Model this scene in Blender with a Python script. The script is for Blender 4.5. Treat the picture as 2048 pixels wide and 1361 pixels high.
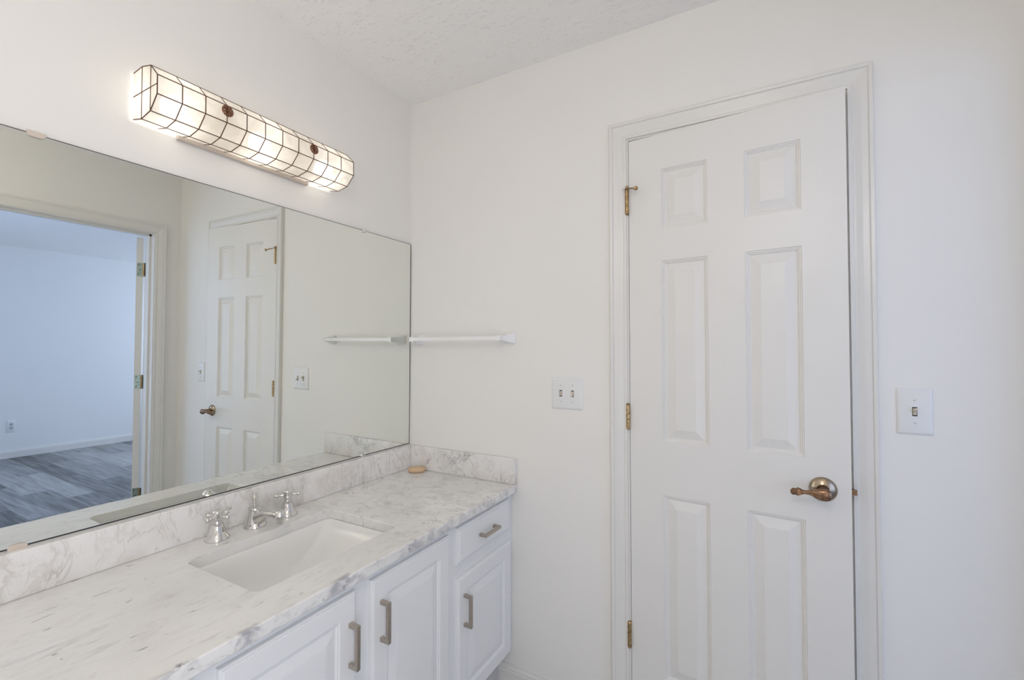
import bpy, bmesh, math, random
from mathutils import Vector, Matrix

C = bpy.context.scene
for o in list(bpy.data.objects):
    bpy.data.objects.remove(o)
COL = C.collection
R = math.radians
random.seed(4)

# ---------------------------------------------------------------- camera
F_PX, YAW, PITCH, ROLL = 908.0, R(-29.2696), R(1.14325), R(-0.08527)
CAM = Vector((1.40866, -1.57322, 1.32751))
cy, sy, cp, sp = math.cos(YAW), math.sin(YAW), math.cos(PITCH), math.sin(PITCH)
fwd = Vector((sy * cp, cy * cp, sp))
rt = Vector((cy, -sy, 0))
up = rt.cross(fwd)
cr, sr = math.cos(ROLL), math.sin(ROLL)
rt2, up2 = cr * rt + sr * up, -sr * rt + cr * up
cd = bpy.data.cameras.new('camera')
cd.sensor_width = 36.0
cd.lens = F_PX / 2048 * 36.0
cd.clip_start = 0.02
cam = bpy.data.objects.new('camera', cd)
COL.objects.link(cam)
M = Matrix((rt2, up2, -fwd)).transposed().to_4x4()
M.translation = CAM
cam.matrix_world = M
C.camera = cam

# ---------------------------------------------------------------- view, world, daylight
C.view_settings.view_transform = 'Standard'
C.view_settings.look = 'None'
C.view_settings.gamma = 1.0
C.view_settings.use_curve_mapping = False
C.view_settings.exposure = 0.05
C.cycles.max_bounces = 14
C.cycles.diffuse_bounces = 8
C.cycles.glossy_bounces = 6
C.cycles.transparent_max_bounces = 12
C.cycles.sample_clamp_indirect = 6.0
C.cycles.use_denoising = True

world = bpy.data.worlds.new('sky')
C.world = world
world.use_nodes = True
wn = world.node_tree.nodes
wn['Background'].inputs[0].default_value = (0.45, 0.62, 1.0, 1)
wn['Background'].inputs[1].default_value = 1.0

BULB_W = 9.5         # emission of the frosted vanity bulbs
GLOBE_W = 18.5        # emission of the added, unseen fill globe
FILL_END, DAY_SIDE, FILL_BATH = 64.0, 21.0, 17.0   # daylight: bedroom side window; fill from added end and bath windows
DAY_COL = (0.66, 0.765, 1.0)

def daylight(name, loc, rot, sx, sy, e, col):
    ld = bpy.data.lights.new(name, 'AREA')
    ld.shape = 'RECTANGLE'
    ld.size, ld.size_y = sx, sy
    ld.energy = e
    ld.color = col
    o = bpy.data.objects.new(name, ld)
    COL.objects.link(o)
    o.location = loc
    o.rotation_euler = rot
daylight('fill_end_window', (4.6, 3.34, 1.45), (R(-90), 0, 0), 2.2, 1.5, FILL_END, DAY_COL)  # fill through an added end window, brightens the bedroom
daylight('daylight_side_window', (3.75, -1.62, 1.40), (R(90), 0, 0), 2.3, 1.6, DAY_SIDE, (.54, .68, 1.0))
daylight('fill_bath_window', (2.20, -2.2, .90), (R(90), 0, R(90)), 1.1, 1.2, FILL_BATH, (.94, .95, 1.0))  # fill through an added window, brightens the cabinet fronts

# ---------------------------------------------------------------- materials
def newmat(name):
    m = bpy.data.materials.new(name)
    m.use_nodes = True
    return m, m.node_tree.nodes, m.node_tree.links, m.node_tree.nodes['Principled BSDF']

def nd(nodes, typ, **kw):
    n = nodes.new(typ)
    for k, v in kw.items():
        setattr(n, k, v)
    return n

def paint(name, col, rough=0.5, bump=0.0, scale=180.0, var=0.015):
    m, n, l, b = newmat(name)
    b.inputs['Roughness'].default_value = rough
    g = n.new('ShaderNodeNewGeometry')
    no = nd(n, 'ShaderNodeTexNoise')
    no.inputs['Scale'].default_value = 2.2
    no.inputs['Detail'].default_value = 3
    l.new(g.outputs['Position'], no.inputs['Vector'])
    mx = nd(n, 'ShaderNodeMixRGB')
    mx.inputs[1].default_value = (*[c * (1 - var) for c in col], 1)
    mx.inputs[2].default_value = (*[min(1, c * (1 + var)) for c in col], 1)
    l.new(no.outputs['Fac'], mx.inputs[0])
    l.new(mx.outputs[0], b.inputs['Base Color'])
    if bump:
        n2 = nd(n, 'ShaderNodeTexNoise')
        n2.inputs['Scale'].default_value = scale
        n2.inputs['Detail'].default_value = 4
        l.new(g.outputs['Position'], n2.inputs['Vector'])
        bp = nd(n, 'ShaderNodeBump')
        bp.inputs['Strength'].default_value = bump
        bp.inputs['Distance'].default_value = 0.002
        l.new(n2.outputs['Fac'], bp.inputs['Height'])
        l.new(bp.outputs[0], b.inputs['Normal'])
    return m

def metal(name, col, rough=0.2, var=0.0, scale=60):
    m, n, l, b = newmat(name)
    b.inputs['Metallic'].default_value = 1.0
    b.inputs['Roughness'].default_value = rough
    b.inputs['Base Color'].default_value = (*col, 1)
    if var:
        tc = n.new('ShaderNodeNewGeometry')
        no = nd(n, 'ShaderNodeTexNoise')
        no.inputs['Scale'].default_value = scale
        no.inputs['Detail'].default_value = 5
        l.new(tc.outputs['Position'], no.inputs['Vector'])
        r_ = nd(n, 'ShaderNodeValToRGB')
        r_.color_ramp.elements[0].position = 0.35
        r_.color_ramp.elements[1].position = 0.65
        r_.color_ramp.elements[0].color = (*[c * (1 - var) for c in col], 1)
        r_.color_ramp.elements[1].color = (*[min(1, c * (1 + var)) for c in col], 1)
        l.new(no.outputs['Fac'], r_.inputs[0])
        l.new(r_.outputs[0], b.inputs['Base Color'])
    return m

def ceiling_mat():
    m, n, l, b = newmat('ceiling_plaster')
    b.inputs['Base Color'].default_value = (0.90, 0.89, 0.88, 1)
    b.inputs['Roughness'].default_value = 0.9
    g = n.new('ShaderNodeNewGeometry')
    hs = []
    for rot, sc_, seed in ((.5, (1, 3.2, 1), 0), (-.7, (1, 3.2, 1), 7), (1.5, (1, 2.6, 1), 13)):
        mp = nd(n, 'ShaderNodeMapping')
        mp.inputs['Rotation'].default_value = (0, 0, rot)
        mp.inputs['Scale'].default_value = sc_
        mp.inputs['Location'].default_value = (seed, seed, 0)
        l.new(g.outputs['Position'], mp.inputs['Vector'])
        no = nd(n, 'ShaderNodeTexNoise')
        no.inputs['Scale'].default_value = 26
        no.inputs['Detail'].default_value = 3
        no.inputs['Distortion'].default_value = 1.2
        l.new(mp.outputs[0], no.inputs['Vector'])
        mr = nd(n, 'ShaderNodeMapRange')
        mr.interpolation_type = 'SMOOTHSTEP'
        mr.inputs[1].default_value = .64
        mr.inputs[2].default_value = .72
        l.new(no.outputs['Fac'], mr.inputs[0])
        hs.append(mr.outputs[0])
    a1 = nd(n, 'ShaderNodeMath', operation='MAXIMUM')
    l.new(hs[0], a1.inputs[0])
    l.new(hs[1], a1.inputs[1])
    a2 = nd(n, 'ShaderNodeMath', operation='MAXIMUM')
    l.new(a1.outputs[0], a2.inputs[0])
    l.new(hs[2], a2.inputs[1])
    bp = nd(n, 'ShaderNodeBump')
    bp.inputs['Strength'].default_value = 0.55
    bp.inputs['Distance'].default_value = 0.003
    l.new(a2.outputs[0], bp.inputs['Height'])
    l.new(bp.outputs[0], b.inputs['Normal'])
    return m

def marble_mat(name, warm=0.0, streak=1.0, edge=False, vertical=False, seed=0.0):
    m, n, l, b = newmat(name)
    b.inputs['Roughness'].default_value = 0.16
    g = n.new('ShaderNodeNewGeometry')
    P = g.outputs['Position']
    off = nd(n, 'ShaderNodeVectorMath', operation='ADD')
    off.inputs[1].default_value = (seed, seed * 1.7, seed * .6)
    l.new(P, off.inputs[0])
    P0 = off.outputs[0]

    def noise(vec, scale, detail=6, dist=0.0, rough=0.55):
        q = nd(n, 'ShaderNodeTexNoise')
        q.inputs['Scale'].default_value = scale
        q.inputs['Detail'].default_value = detail
        q.inputs['Distortion'].default_value = dist
        q.inputs['Roughness'].default_value = rough
        l.new(vec, q.inputs['Vector'])
        return q.outputs['Fac']

    def mapping(vec, rot, sc):
        q = nd(n, 'ShaderNodeMapping')
        q.inputs['Rotation'].default_value = rot
        q.inputs['Scale'].default_value = sc
        l.new(vec, q.inputs['Vector'])
        return q.outputs[0]

    def rng(v, a, b_, c=0.0, d=1.0):
        q = nd(n, 'ShaderNodeMapRange')
        q.inputs[1].default_value = a
        q.inputs[2].default_value = b_
        q.inputs[3].default_value = c
        q.inputs[4].default_value = d
        q.interpolation_type = 'SMOOTHSTEP'
        l.new(v, q.inputs[0])
        return q.outputs[0]

    def mth(op, a, b_=None, clamp=True):
        q = nd(n, 'ShaderNodeMath', operation=op)
        q.use_clamp = clamp
        for i, v in enumerate((a, b_)):
            if v is None:
                continue
            if isinstance(v, (int, float)):
                q.inputs[i].default_value = v
            else:
                l.new(v, q.inputs[i])
        return q.outputs[0]

    def mixc(fac, c1, c2):
        q = nd(n, 'ShaderNodeMixRGB')
        for i, v in ((0, fac), (1, c1), (2, c2)):
            if isinstance(v, tuple):
                q.inputs[i].default_value = (*v, 1)
            elif isinstance(v, float):
                q.inputs[i].default_value = v
            else:
                l.new(v, q.inputs[i])
        return q.outputs[0]

    base = mixc(rng(noise(P0, 3.0, 3), .35, .65), (.83, .822, .808), (.77, .765, .755))
    if warm:
        base = mixc(mth('MULTIPLY', rng(noise(P0, 5.5, 4, .6), .45, .72), warm), base, (.64, .58, .52))
    sep = nd(n, 'ShaderNodeSeparateXYZ')
    l.new(P, sep.inputs[0])
    X, Y, Z = sep.outputs
    if vertical:
        mp = mapping(P0, (R(20), 0, 0), (1.0, 2.2, .8))
        v = noise(mp, 4.2, 7, 1.0)
        d = mth('ABSOLUTE', mth('SUBTRACT', v, .5, False), None, False)
        vein = mth('MULTIPLY', rng(d, .014, .0, 0, 1), rng(noise(P0, 7, 3), .40, .58))
        col = mixc(mth('MULTIPLY', vein, .40), base, (.42, .40, .38))
        wb = noise(mapping(P0, (R(28), 0, 0), (1.0, 1.5, 1.0)), 5.5, 5, 1.6)
        wd_ = mth('ABSOLUTE', mth('SUBTRACT', wb, .5, False), None, False)
        web = mth('MULTIPLY', rng(wd_, .05, .0, 0, 1), rng(noise(P0, 6, 3), .40, .60))
        col = mixc(mth('MULTIPLY', web, .38), col, (.50, .45, .40))
        v2 = noise(mapping(P0, (R(-35), R(10), 0), (1, 3.0, 1.0)), 9, 7, .8)
        d2 = mth('ABSOLUTE', mth('SUBTRACT', v2, .5, False), None, False)
        vein2 = mth('MULTIPLY', rng(d2, .016, 0, 0, 1), rng(Y, -.75, -.1, .25, 1))
        vein2 = mth('MULTIPLY', vein2, rng(noise(P0, 11, 2), .42, .58))
        col = mixc(mth('MULTIPLY', vein2, .8), col, (.36, .35, .36))
        spots = rng(noise(P0, 30, 3), .69, .75)
        col = mixc(mth('MULTIPLY', spots, .6), col, (.33, .31, .28))
    else:
        # long streaks on the near half, flaky short veins on the far half
        mp = mapping(P0, (0, 0, R(12)), (6.5, 1.7, 6.0))
        s = noise(mp, 5.0, 9, 1.0, .72)
        near = rng(Y, -.45, -.85)
        far = rng(Y, -.75, -.5)
        st = mth('MULTIPLY', rng(s, .53, .70), mth('ADD', mth('MULTIPLY', near, .42 * streak), .05))
        col = mixc(st, base, (.47, .455, .43))
        st2 = mth('MULTIPLY', rng(noise(mapping(P0, (0, 0, R(14)), (10, 4.0, 9)), 6, 6, .8), .63, .73), near)
        col = mixc(mth('MULTIPLY', st2, .8), col, (.36, .345, .32))
        mo = rng(noise(mapping(P0, (0, 0, R(14)), (2.4, 1.0, 2)), 14, 7, .8, .65), .48, .70)
        col = mixc(mth('MULTIPLY', mo, .22), col, (.56, .55, .53))
        fk = mth('MULTIPLY', rng(noise(mapping(P0, (0, 0, R(14)), (2.0, .8, 2)), 26, 4, .3), .70, .76), .65)
        col = mixc(fk, col, (.40, .38, .35))
        f = noise(mapping(P0, (0, 0, R(-28)), (1.0, 1.7, 1)), 10, 8, 1.3, .6)
        d = mth('ABSOLUTE', mth('SUBTRACT', f, .5, False), None, False)
        fl = mth('MULTIPLY', rng(d, .022, 0), mth('MULTIPLY', far, rng(noise(P0, 16, 3), .38, .56)))
        col = mixc(mth('MULTIPLY', fl, .7), col, (.42, .42, .43))
        cl = mth('MULTIPLY', rng(noise(P0, 13, 6, .8), .50, .68), far)
        col = mixc(mth('MULTIPLY', cl, .42), col, (.53, .53, .54))
    if edge:
        # dark mineral clouds that crop out along the polished front edge
        w = rng(X, .533, .549)
        ys = nd(n, 'ShaderNodeMapRange')
        ys.inputs[1].default_value = -1.25
        ys.inputs[2].default_value = 0.0
        l.new(mth('ADD', Y, mth('MULTIPLY', mth('SUBTRACT', noise(P0, 14, 2), .5, False), .05, False), False), ys.inputs[0])
        ramp = nd(n, 'ShaderNodeValToRGB')
        stops = [(0, .15), (.06, .6), (.115, .75), (.14, .95), (.165, .98), (.20, .3), (.255, .35), (.285, .75), (.33, .9),
                 (.37, .55), (.385, .25), (.44, .3), (.50, .6), (.58, .55), (.66, .35), (.8, .3), (1, .45)]
        els = ramp.color_ramp.elements
        els[0].position, els[1].position = 0, 1
        els[0].color = (stops[0][1],) * 3 + (1,)
        els[1].color = (stops[-1][1],) * 3 + (1,)
        for p_, v_ in stops[1:-1]:
            e = els.new(p_)
            e.color = (v_, v_, v_, 1)
        l.new(ys.outputs[0], ramp.inputs[0])
        cloud = rng(noise(mapping(P0, (R(25), 0, 0), (1, 1.1, 1.6)), 19, 7, .4), .43, .63)
        k = mth('MULTIPLY', mth('MULTIPLY', cloud, ramp.outputs[0]), w)
        col = mixc(mth('MULTIPLY', k, .85), col, (.27, .27, .32))
        k2 = mth('MULTIPLY', rng(noise(P0, 48, 4), .60, .68), mth('MULTIPLY', k, 1.6))
        col = mixc(mth('MULTIPLY', k2, .8), col, (.12, .12, .14))
    l.new(col, b.inputs['Base Color'])
    return m

def plank_mat():
    m, n, l, b = newmat('vinyl_plank')
    b.inputs['Roughness'].default_value = 0.42
    g = n.new('ShaderNodeNewGeometry')
    sep = nd(n, 'ShaderNodeSeparateXYZ')
    l.new(g.outputs['Position'], sep.inputs[0])

    def mth(op, a, b_=None, c=None):
        q = nd(n, 'ShaderNodeMath', operation=op)
        for i, v in enumerate((a, b_, c)):
            if v is None:
                continue
            if isinstance(v, (int, float)):
                q.inputs[i].default_value = v
            else:
                l.new(v, q.inputs[i])
        return q.outputs[0]
    W_, L_ = .172, 1.22
    ry = mth('DIVIDE', sep.outputs[1], W_)
    row = mth('FLOOR', ry)
    xs = mth('DIVIDE', mth('ADD', mth('ADD', sep.outputs[0], -5.06), mth('MULTIPLY', row, .407)), L_)
    colr = mth('FLOOR', xs)
    cmb = nd(n, 'ShaderNodeCombineXYZ')
    l.new(row, cmb.inputs[0])
    l.new(colr, cmb.inputs[1])
    cmb.inputs[2].default_value = 3.0
    wn_ = nd(n, 'ShaderNodeTexWhiteNoise')
    l.new(cmb.outputs[0], wn_.inputs['Vector'])
    mp = nd(n, 'ShaderNodeMapping')
    mp.inputs['Scale'].default_value = (1.6, 22, 1)
    l.new(g.outputs['Position'], mp.inputs['Vector'])
    add = nd(n, 'ShaderNodeVectorMath', operation='ADD')
    sc = nd(n, 'ShaderNodeVectorMath', operation='SCALE')
    sc.inputs['Scale'].default_value = 9.0
    l.new(wn_.outputs['Color'], sc.inputs[0])
    l.new(mp.outputs[0], add.inputs[0])
    l.new(sc.outputs[0], add.inputs[1])
    gr = nd(n, 'ShaderNodeTexNoise')
    gr.inputs['Scale'].default_value = 1.6
    gr.inputs['Detail'].default_value = 8
    gr.inputs['Distortion'].default_value = .5
    l.new(add.outputs[0], gr.inputs['Vector'])
    t = mth('ADD', mth('MULTIPLY', wn_.outputs['Value'], .62), mth('MULTIPLY', mth('SUBTRACT', gr.outputs['Fac'], .38), 1.1))
    rp = nd(n, 'ShaderNodeValToRGB')
    rp.color_ramp.elements[0].position = .12
    rp.color_ramp.elements[0].color = (.085, .085, .085, 1)
    rp.color_ramp.elements[1].position = .95
    rp.color_ramp.elements[1].color = (.46, .46, .455, 1)
    l.new(t, rp.inputs[0])
    fy = mth('ABSOLUTE', mth('SUBTRACT', mth('FRACT', ry), .5))
    fx = mth('ABSOLUTE', mth('SUBTRACT', mth('FRACT', xs), .5))
    gy = mth('GREATER_THAN', fy, .5 - .010)
    gx = mth('GREATER_THAN', fx, .5 - .0016)
    gap = mth('MAXIMUM', gx, gy)
    mx = nd(n, 'ShaderNodeMixRGB')
    l.new(mth('MULTIPLY', gap, .55), mx.inputs[0])
    l.new(rp.outputs[0], mx.inputs[1])
    mx.inputs[2].default_value = (.16, .16, .155, 1)
    l.new(mx.outputs[0], b.inputs['Base Color'])
    return m

def tile_mat():
    m, n, l, b = newmat('bath_floor_vinyl')
    b.inputs['Roughness'].default_value = .4
    g = n.new('ShaderNodeNewGeometry')
    no = nd(n, 'ShaderNodeTexNoise')
    no.inputs['Scale'].default_value = 14
    no.inputs['Detail'].default_value = 7
    l.new(g.outputs['Position'], no.inputs['Vector'])
    rp = nd(n, 'ShaderNodeValToRGB')
    rp.color_ramp.elements[0].position = .3
    rp.color_ramp.elements[0].color = (.34, .34, .33, 1)
    rp.color_ramp.elements[1].position = .7
    rp.color_ramp.elements[1].color = (.52, .52, .51, 1)
    l.new(no.outputs['Fac'], rp.inputs[0])
    l.new(rp.outputs[0], b.inputs['Base Color'])
    return m

def capiz_mat():
    m, n, l, b = newmat('capiz_shell')
    out = n['Material Output']
    g = n.new('ShaderNodeNewGeometry')
    no = nd(n, 'ShaderNodeTexNoise')
    no.inputs['Scale'].default_value = 16
    no.inputs['Detail'].default_value = 5
    no.inputs['Distortion'].default_value = 1.2
    l.new(g.outputs['Position'], no.inputs['Vector'])
    rp = nd(n, 'ShaderNodeValToRGB')
    rp.color_ramp.elements[0].position = .3
    rp.color_ramp.elements[0].color = (.66, .63, .57, 1)
    rp.color_ramp.elements[1].position = .7
    rp.color_ramp.elements[1].color = (.82, .80, .76, 1)
    l.new(no.outputs['Fac'], rp.inputs[0])
    b.inputs['Roughness'].default_value = .25
    l.new(rp.outputs[0], b.inputs['Base Color'])
    tl = n.new('ShaderNodeBsdfTranslucent')
    l.new(rp.outputs[0], tl.inputs[0])
    tr = n.new('ShaderNodeBsdfTransparent')
    m1 = n.new('ShaderNodeMixShader')
    m1.inputs[0].default_value = .45
    l.new(b.outputs[0], m1.inputs[1])
    l.new(tl.outputs[0], m1.inputs[2])
    m2 = n.new('ShaderNodeMixShader')
    m2.inputs[0].default_value = .06
    l.new(m1.outputs[0], m2.inputs[1])
    l.new(tr.outputs[0], m2.inputs[2])
    l.new(m2.outputs[0], out.inputs[0])
    return m

def emit_mat(name, col, s):
    m, n, l, b = newmat(name)
    b.inputs['Base Color'].default_value = (.9, .9, .9, 1)
    b.inputs['Emission Color'].default_value = (*col, 1)
    b.inputs['Emission Strength'].default_value = s
    return m

M_WALL = paint('wall_paint', (.81, .795, .768), .62, .08, 160)
M_CEIL = ceiling_mat()
M_TRIM = paint('trim_gloss_paint', (.745, .73, .70), .32)
M_DOOR = paint('door_gloss_paint', (.77, .755, .73), .38)
M_BWALL = paint('bedroom_wall_paint', (.80, .80, .80), .7, .08, 160)
M_CAB = paint('cabinet_paint', (.785, .797, .815), .36)
M_CABIN = paint('cabinet_raw_edge', (.42, .36, .28), .7)
M_DARK = paint('closet_shade', (.05, .045, .04), .9)  # shade of the unlit closet put into a near-black colour
M_MARB = marble_mat('marble_counter', warm=.10, edge=True)
M_SPL = marble_mat('marble_splash', warm=.62, vertical=True, seed=1.3)
M_PORC = paint('porcelain', (.82, .82, .81), .22)
M_CHROME = metal('chrome', (.72, .71, .69), .05)
M_NICKEL = metal('brushed_nickel', (.50, .44, .38), .34, .08, 220)
M_BRASS = metal('antique_brass', (.42, .30, .16), .33, .35, 120)
M_BRONZE = metal('antique_bronze', (.27, .165, .105), .27, .3, 160)
M_STEEL = metal('zinc_plated_steel', (.31, .38, .37), .35, .15, 90)
M_CAME = metal('copper_came', (.17, .10, .07), .45)
M_MIRROR = metal('mirror_silver', (.855, .875, .835), .0)
M_MEDGE = paint('mirror_edge_black', (.03, .03, .03), .3)
M_CLIP = paint('clip_almond_plastic', (.62, .54, .47), .4)
M_PLAST = paint('white_plastic', (.77, .77, .77), .28)
M_IVORY = paint('ivory_plastic', (.66, .58, .46), .35)
M_SLOT = paint('dark_slot', (.04, .035, .03), .6)
M_SOAP = paint('soap', (.66, .47, .29), .45)
M_SHADE = capiz_mat()
M_BULB = emit_mat('frosted_bulb', (1.0, .955, .885), BULB_W)
M_FILL = emit_mat('fill_globe_glow', (1.0, .925, .825), GLOBE_W)  # glow of the fill globe added behind the camera
M_PLANK = plank_mat()
M_TILE = tile_mat()
M_TOWEL = paint('towel_bar_white', (.83, .83, .83), .2)

# ---------------------------------------------------------------- mesh helpers
def wloc(o):
    v = Vector(o.location)
    while o.parent:
        o = o.parent
        v += Vector(o.location)
    return v

def obj(name, bm, mat, parent=None, smooth=False, bevel=0.0, seg=2, origin=None):
    """link a bmesh given in world coordinates as one object"""
    bmesh.ops.remove_doubles(bm, verts=bm.verts[:], dist=1e-6)
    bmesh.ops.recalc_face_normals(bm, faces=bm.faces[:])
    if parent is not None:
        o0 = wloc(parent)
    elif origin is not None:
        o0 = Vector(origin)
    else:
        n_ = len(bm.verts)
        o0 = sum((v.co for v in bm.verts), Vector()) / n_
        o0.z = min(v.co.z for v in bm.verts)
    loc = Vector((0, 0, 0))
    bmesh.ops.translate(bm, verts=bm.verts[:], vec=-o0)
    me = bpy.data.meshes.new(name)
    bm.to_mesh(me)
    bm.free()
    mats = mat if isinstance(mat, (list, tuple)) else [mat]
    for q in mats:
        me.materials.append(q)
    o = bpy.data.objects.new(name, me)
    COL.objects.link(o)
    if parent is not None:
        o.parent = parent
        o.location = loc
    else:
        o.location = o0
    if smooth:
        for p in me.polygons:
            p.use_smooth = True
        md = o.modifiers.new('es', 'EDGE_SPLIT')
        md.split_angle = R(38)
    if bevel:
        bv = o.modifiers.new('bevel', 'BEVEL')
        bv.width = bevel
        bv.segments = seg
        bv.limit_method = 'ANGLE'
        bv.angle_limit = R(40)
        if not smooth:
            for p in me.polygons:
                p.use_smooth = True
            ws = o.modifiers.new('wn', 'WEIGHTED_NORMAL')
            ws.keep_sharp = True
    return o

def tag(o, label, cat=None, group=None, kind=None):
    o['label'] = label
    if cat:
        o['category'] = cat
    if group:
        o['group'] = group
    if kind:
        o['kind'] = kind
    return o

def thing(name, label, cat, loc, group=None, kind=None):
    o = bpy.data.objects.new(name, None)
    o.empty_display_size = .05
    COL.objects.link(o)
    o.location = loc
    return tag(o, label, cat, group, kind)

def B(bm, x0, x1, y0, y1, z0, z1):
    vs = [bm.verts.new((x, y, z)) for x in (x0, x1) for y in (y0, y1) for z in (z0, z1)]
    for f in ((0, 1, 3, 2), (4, 6, 7, 5), (0, 4, 5, 1), (2, 3, 7, 6), (0, 2, 6, 4), (1, 5, 7, 3)):
        bm.faces.new([vs[i] for i in f])
    return vs

def box(*a):
    bm = bmesh.new()
    B(bm, *a)
    return bm

def basis(axis):
    a = Vector(axis).normalized()
    h = Vector((0, 0, 1)) if abs(a.z) < .9 else Vector((1, 0, 0))
    u = h.cross(a).normalized()
    return a, u, a.cross(u)

def lathe(bm, prof, org, axis=(0, 0, 1), seg=40):
    """prof: list of (radius, distance along axis)"""
    a, u, v = basis(axis)
    org = Vector(org)
    rings = []
    for r_, h in prof:
        if r_ < 1e-6:
            rings.append([bm.verts.new(org + a * h)])
        else:
            rings.append([bm.verts.new(org + a * h + (u * math.cos(t) + v * math.sin(t)) * r_)
                          for t in [2 * math.pi * k / seg for k in range(seg)]])
    for A, Bq in zip(rings, rings[1:]):
        if len(A) == 1 and len(Bq) == 1:
            continue
        for k in range(seg):
            k2 = (k + 1) % seg
            if len(A) == 1:
                bm.faces.new((A[0], Bq[k], Bq[k2]))
            elif len(Bq) == 1:
                bm.faces.new((A[k], Bq[0], A[k2]))
            else:
                bm.faces.new((A[k], Bq[k], Bq[k2], A[k2]))
    for rg, on in ((rings[0], len(rings[0]) > 1), (rings[-1], len(rings[-1]) > 1)):
        if on:
            bm.faces.new(rg)

def ball(bm, c, r_, seg=16):
    prof = [(r_ * math.sin(math.pi * k / 10), -r_ * math.cos(math.pi * k / 10)) for k in range(11)]
    prof[0] = (0, -r_)
    prof[-1] = (0, r_)
    lathe(bm, prof, c, (0, 0, 1), seg)

def loft(bm, secs, cap=True):
    """secs: list of lists of points, same count"""
    rings = [[bm.verts.new(p) for p in s] for s in secs]
    n_ = len(rings[0])
    for A, Bq in zip(rings, rings[1:]):
        for k in range(n_):
            k2 = (k + 1) % n_
            bm.faces.new((A[k], A[k2], Bq[k2], Bq[k]))
    if cap:
        bm.faces.new(rings[0])
        bm.faces.new(rings[-1])
    return rings

def ell(c, u, v, a, b_, n_=24, p=2.0):
    out = []
    for k in range(n_):
        t = 2 * math.pi * k / n_
        ct, st = math.cos(t), math.sin(t)
        out.append(Vector(c) + Vector(u) * a * math.copysign(abs(ct) ** (2 / p), ct) + Vector(v) * b_ * math.copysign(abs(st) ** (2 / p), st))
    return out

def rod(bm, p0, p1, r_, seg=12):
    p0, p1 = Vector(p0), Vector(p1)
    lathe(bm, [(r_, 0), (r_, (p1 - p0).length)], p0, p1 - p0, seg)

def rrect(x0, x1, y0, y1, r_, z, k=6):
    pts = []
    for cx, cy_, a0 in ((x1 - r_, y1 - r_, 0), (x0 + r_, y1 - r_, 90), (x0 + r_, y0 + r_, 180), (x1 - r_, y0 + r_, 270)):
        for i in range(k + 1):
            t = R(a0 + 90 * i / k)
            pts.append(Vector((cx + r_ * math.cos(t), cy_ + r_ * math.sin(t), z)))
    return pts

def panel_face(bm, W_, H_, panels, prof, P):
    """front face of a panelled board; P(u, v, d) -> world point, d = depth behind the face"""
    us = sorted({0.0, W_, *[p[0] for p in panels], *[p[1] for p in panels]})
    vs = sorted({0.0, H_, *[p[2] for p in panels], *[p[3] for p in panels]})
    for a, b_ in zip(us, us[1:]):
        for c, d in zip(vs, vs[1:]):
            um, vm = (a + b_) / 2, (c + d) / 2
            if any(p[0] < um < p[1] and p[2] < vm < p[3] for p in panels):
                continue
            bm.faces.new([bm.verts.new(P(*q)) for q in ((a, c, 0), (b_, c, 0), (b_, d, 0), (a, d, 0))])
    for (a, b_, c, d) in panels:
        prev = None
        for ins, dep in prof:
            ring = [(a + ins, c + ins, dep), (b_ - ins, c + ins, dep), (b_ - ins, d - ins, dep), (a + ins, d - ins, dep)]
            if prev:
                for k in range(4):
                    k2 = (k + 1) % 4
                    bm.faces.new([bm.verts.new(P(*q)) for q in (prev[k], prev[k2], ring[k2], ring[k])])
            prev = ring
        bm.faces.new([bm.verts.new(P(*q)) for q in prev])

def board(W_, H_, T, panels, prof, P, edge=()):
    """edge: list of (inset, depth) from the front outline inward; gives an eased rim"""
    bm = bmesh.new()
    if edge:
        e = edge[-1][0]
        pans = [(p[0] - e, p[1] - e, p[2] - e, p[3] - e) for p in panels]
        panel_face(bm, W_ - 2 * e, H_ - 2 * e, pans, prof, lambda u, v, d: P(u + e, v + e, d))
        seq = list(edge)
        for (i0, d0), (i1, d1) in zip(seq, seq[1:]):
            r0 = [(i0, i0, d0), (W_ - i0, i0, d0), (W_ - i0, H_ - i0, d0), (i0, H_ - i0, d0)]
            r1 = [(i1, i1, d1), (W_ - i1, i1, d1), (W_ - i1, H_ - i1, d1), (i1, H_ - i1, d1)]
            for k in range(4):
                k2 = (k + 1) % 4
                bm.faces.new([bm.verts.new(P(*q)) for q in (r0[k], r0[k2], r1[k2], r1[k])])
        f0 = seq[0][1]
    else:
        panel_face(bm, W_, H_, panels, prof, P)
        f0 = 0
    c = [(0, 0), (W_, 0), (W_, H_), (0, H_)]
    for k in range(4):
        a, b_ = c[k], c[(k + 1) % 4]
        bm.faces.new([bm.verts.new(P(*q)) for q in ((*a, f0), (*b_, f0), (*b_, T), (*a, T))])
    bm.faces.new([bm.verts.new(P(u, v, T)) for u, v in c])
    return bm

# ---------------------------------------------------------------- dimensions
H = 2.4427
W = 2.043
WX = -.004                 # face of the mirror wall
YB = -2.95                 # wall behind the camera
WT = .115
D1 = (.994, 1.612)         # closet door opening in the far wall
D1H = 2.0545
D2 = (-.911, -.151)        # bedroom doorway in the right wall
D2H = 2.048
BX = 6.18                  # far wall of the bedroom

# ---------------------------------------------------------------- room shell
def struct(name, bm, mat, label, **kw):
    o = obj(name, bm, mat, None, **kw)
    return tag(o, label, None, None, 'structure')

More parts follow.
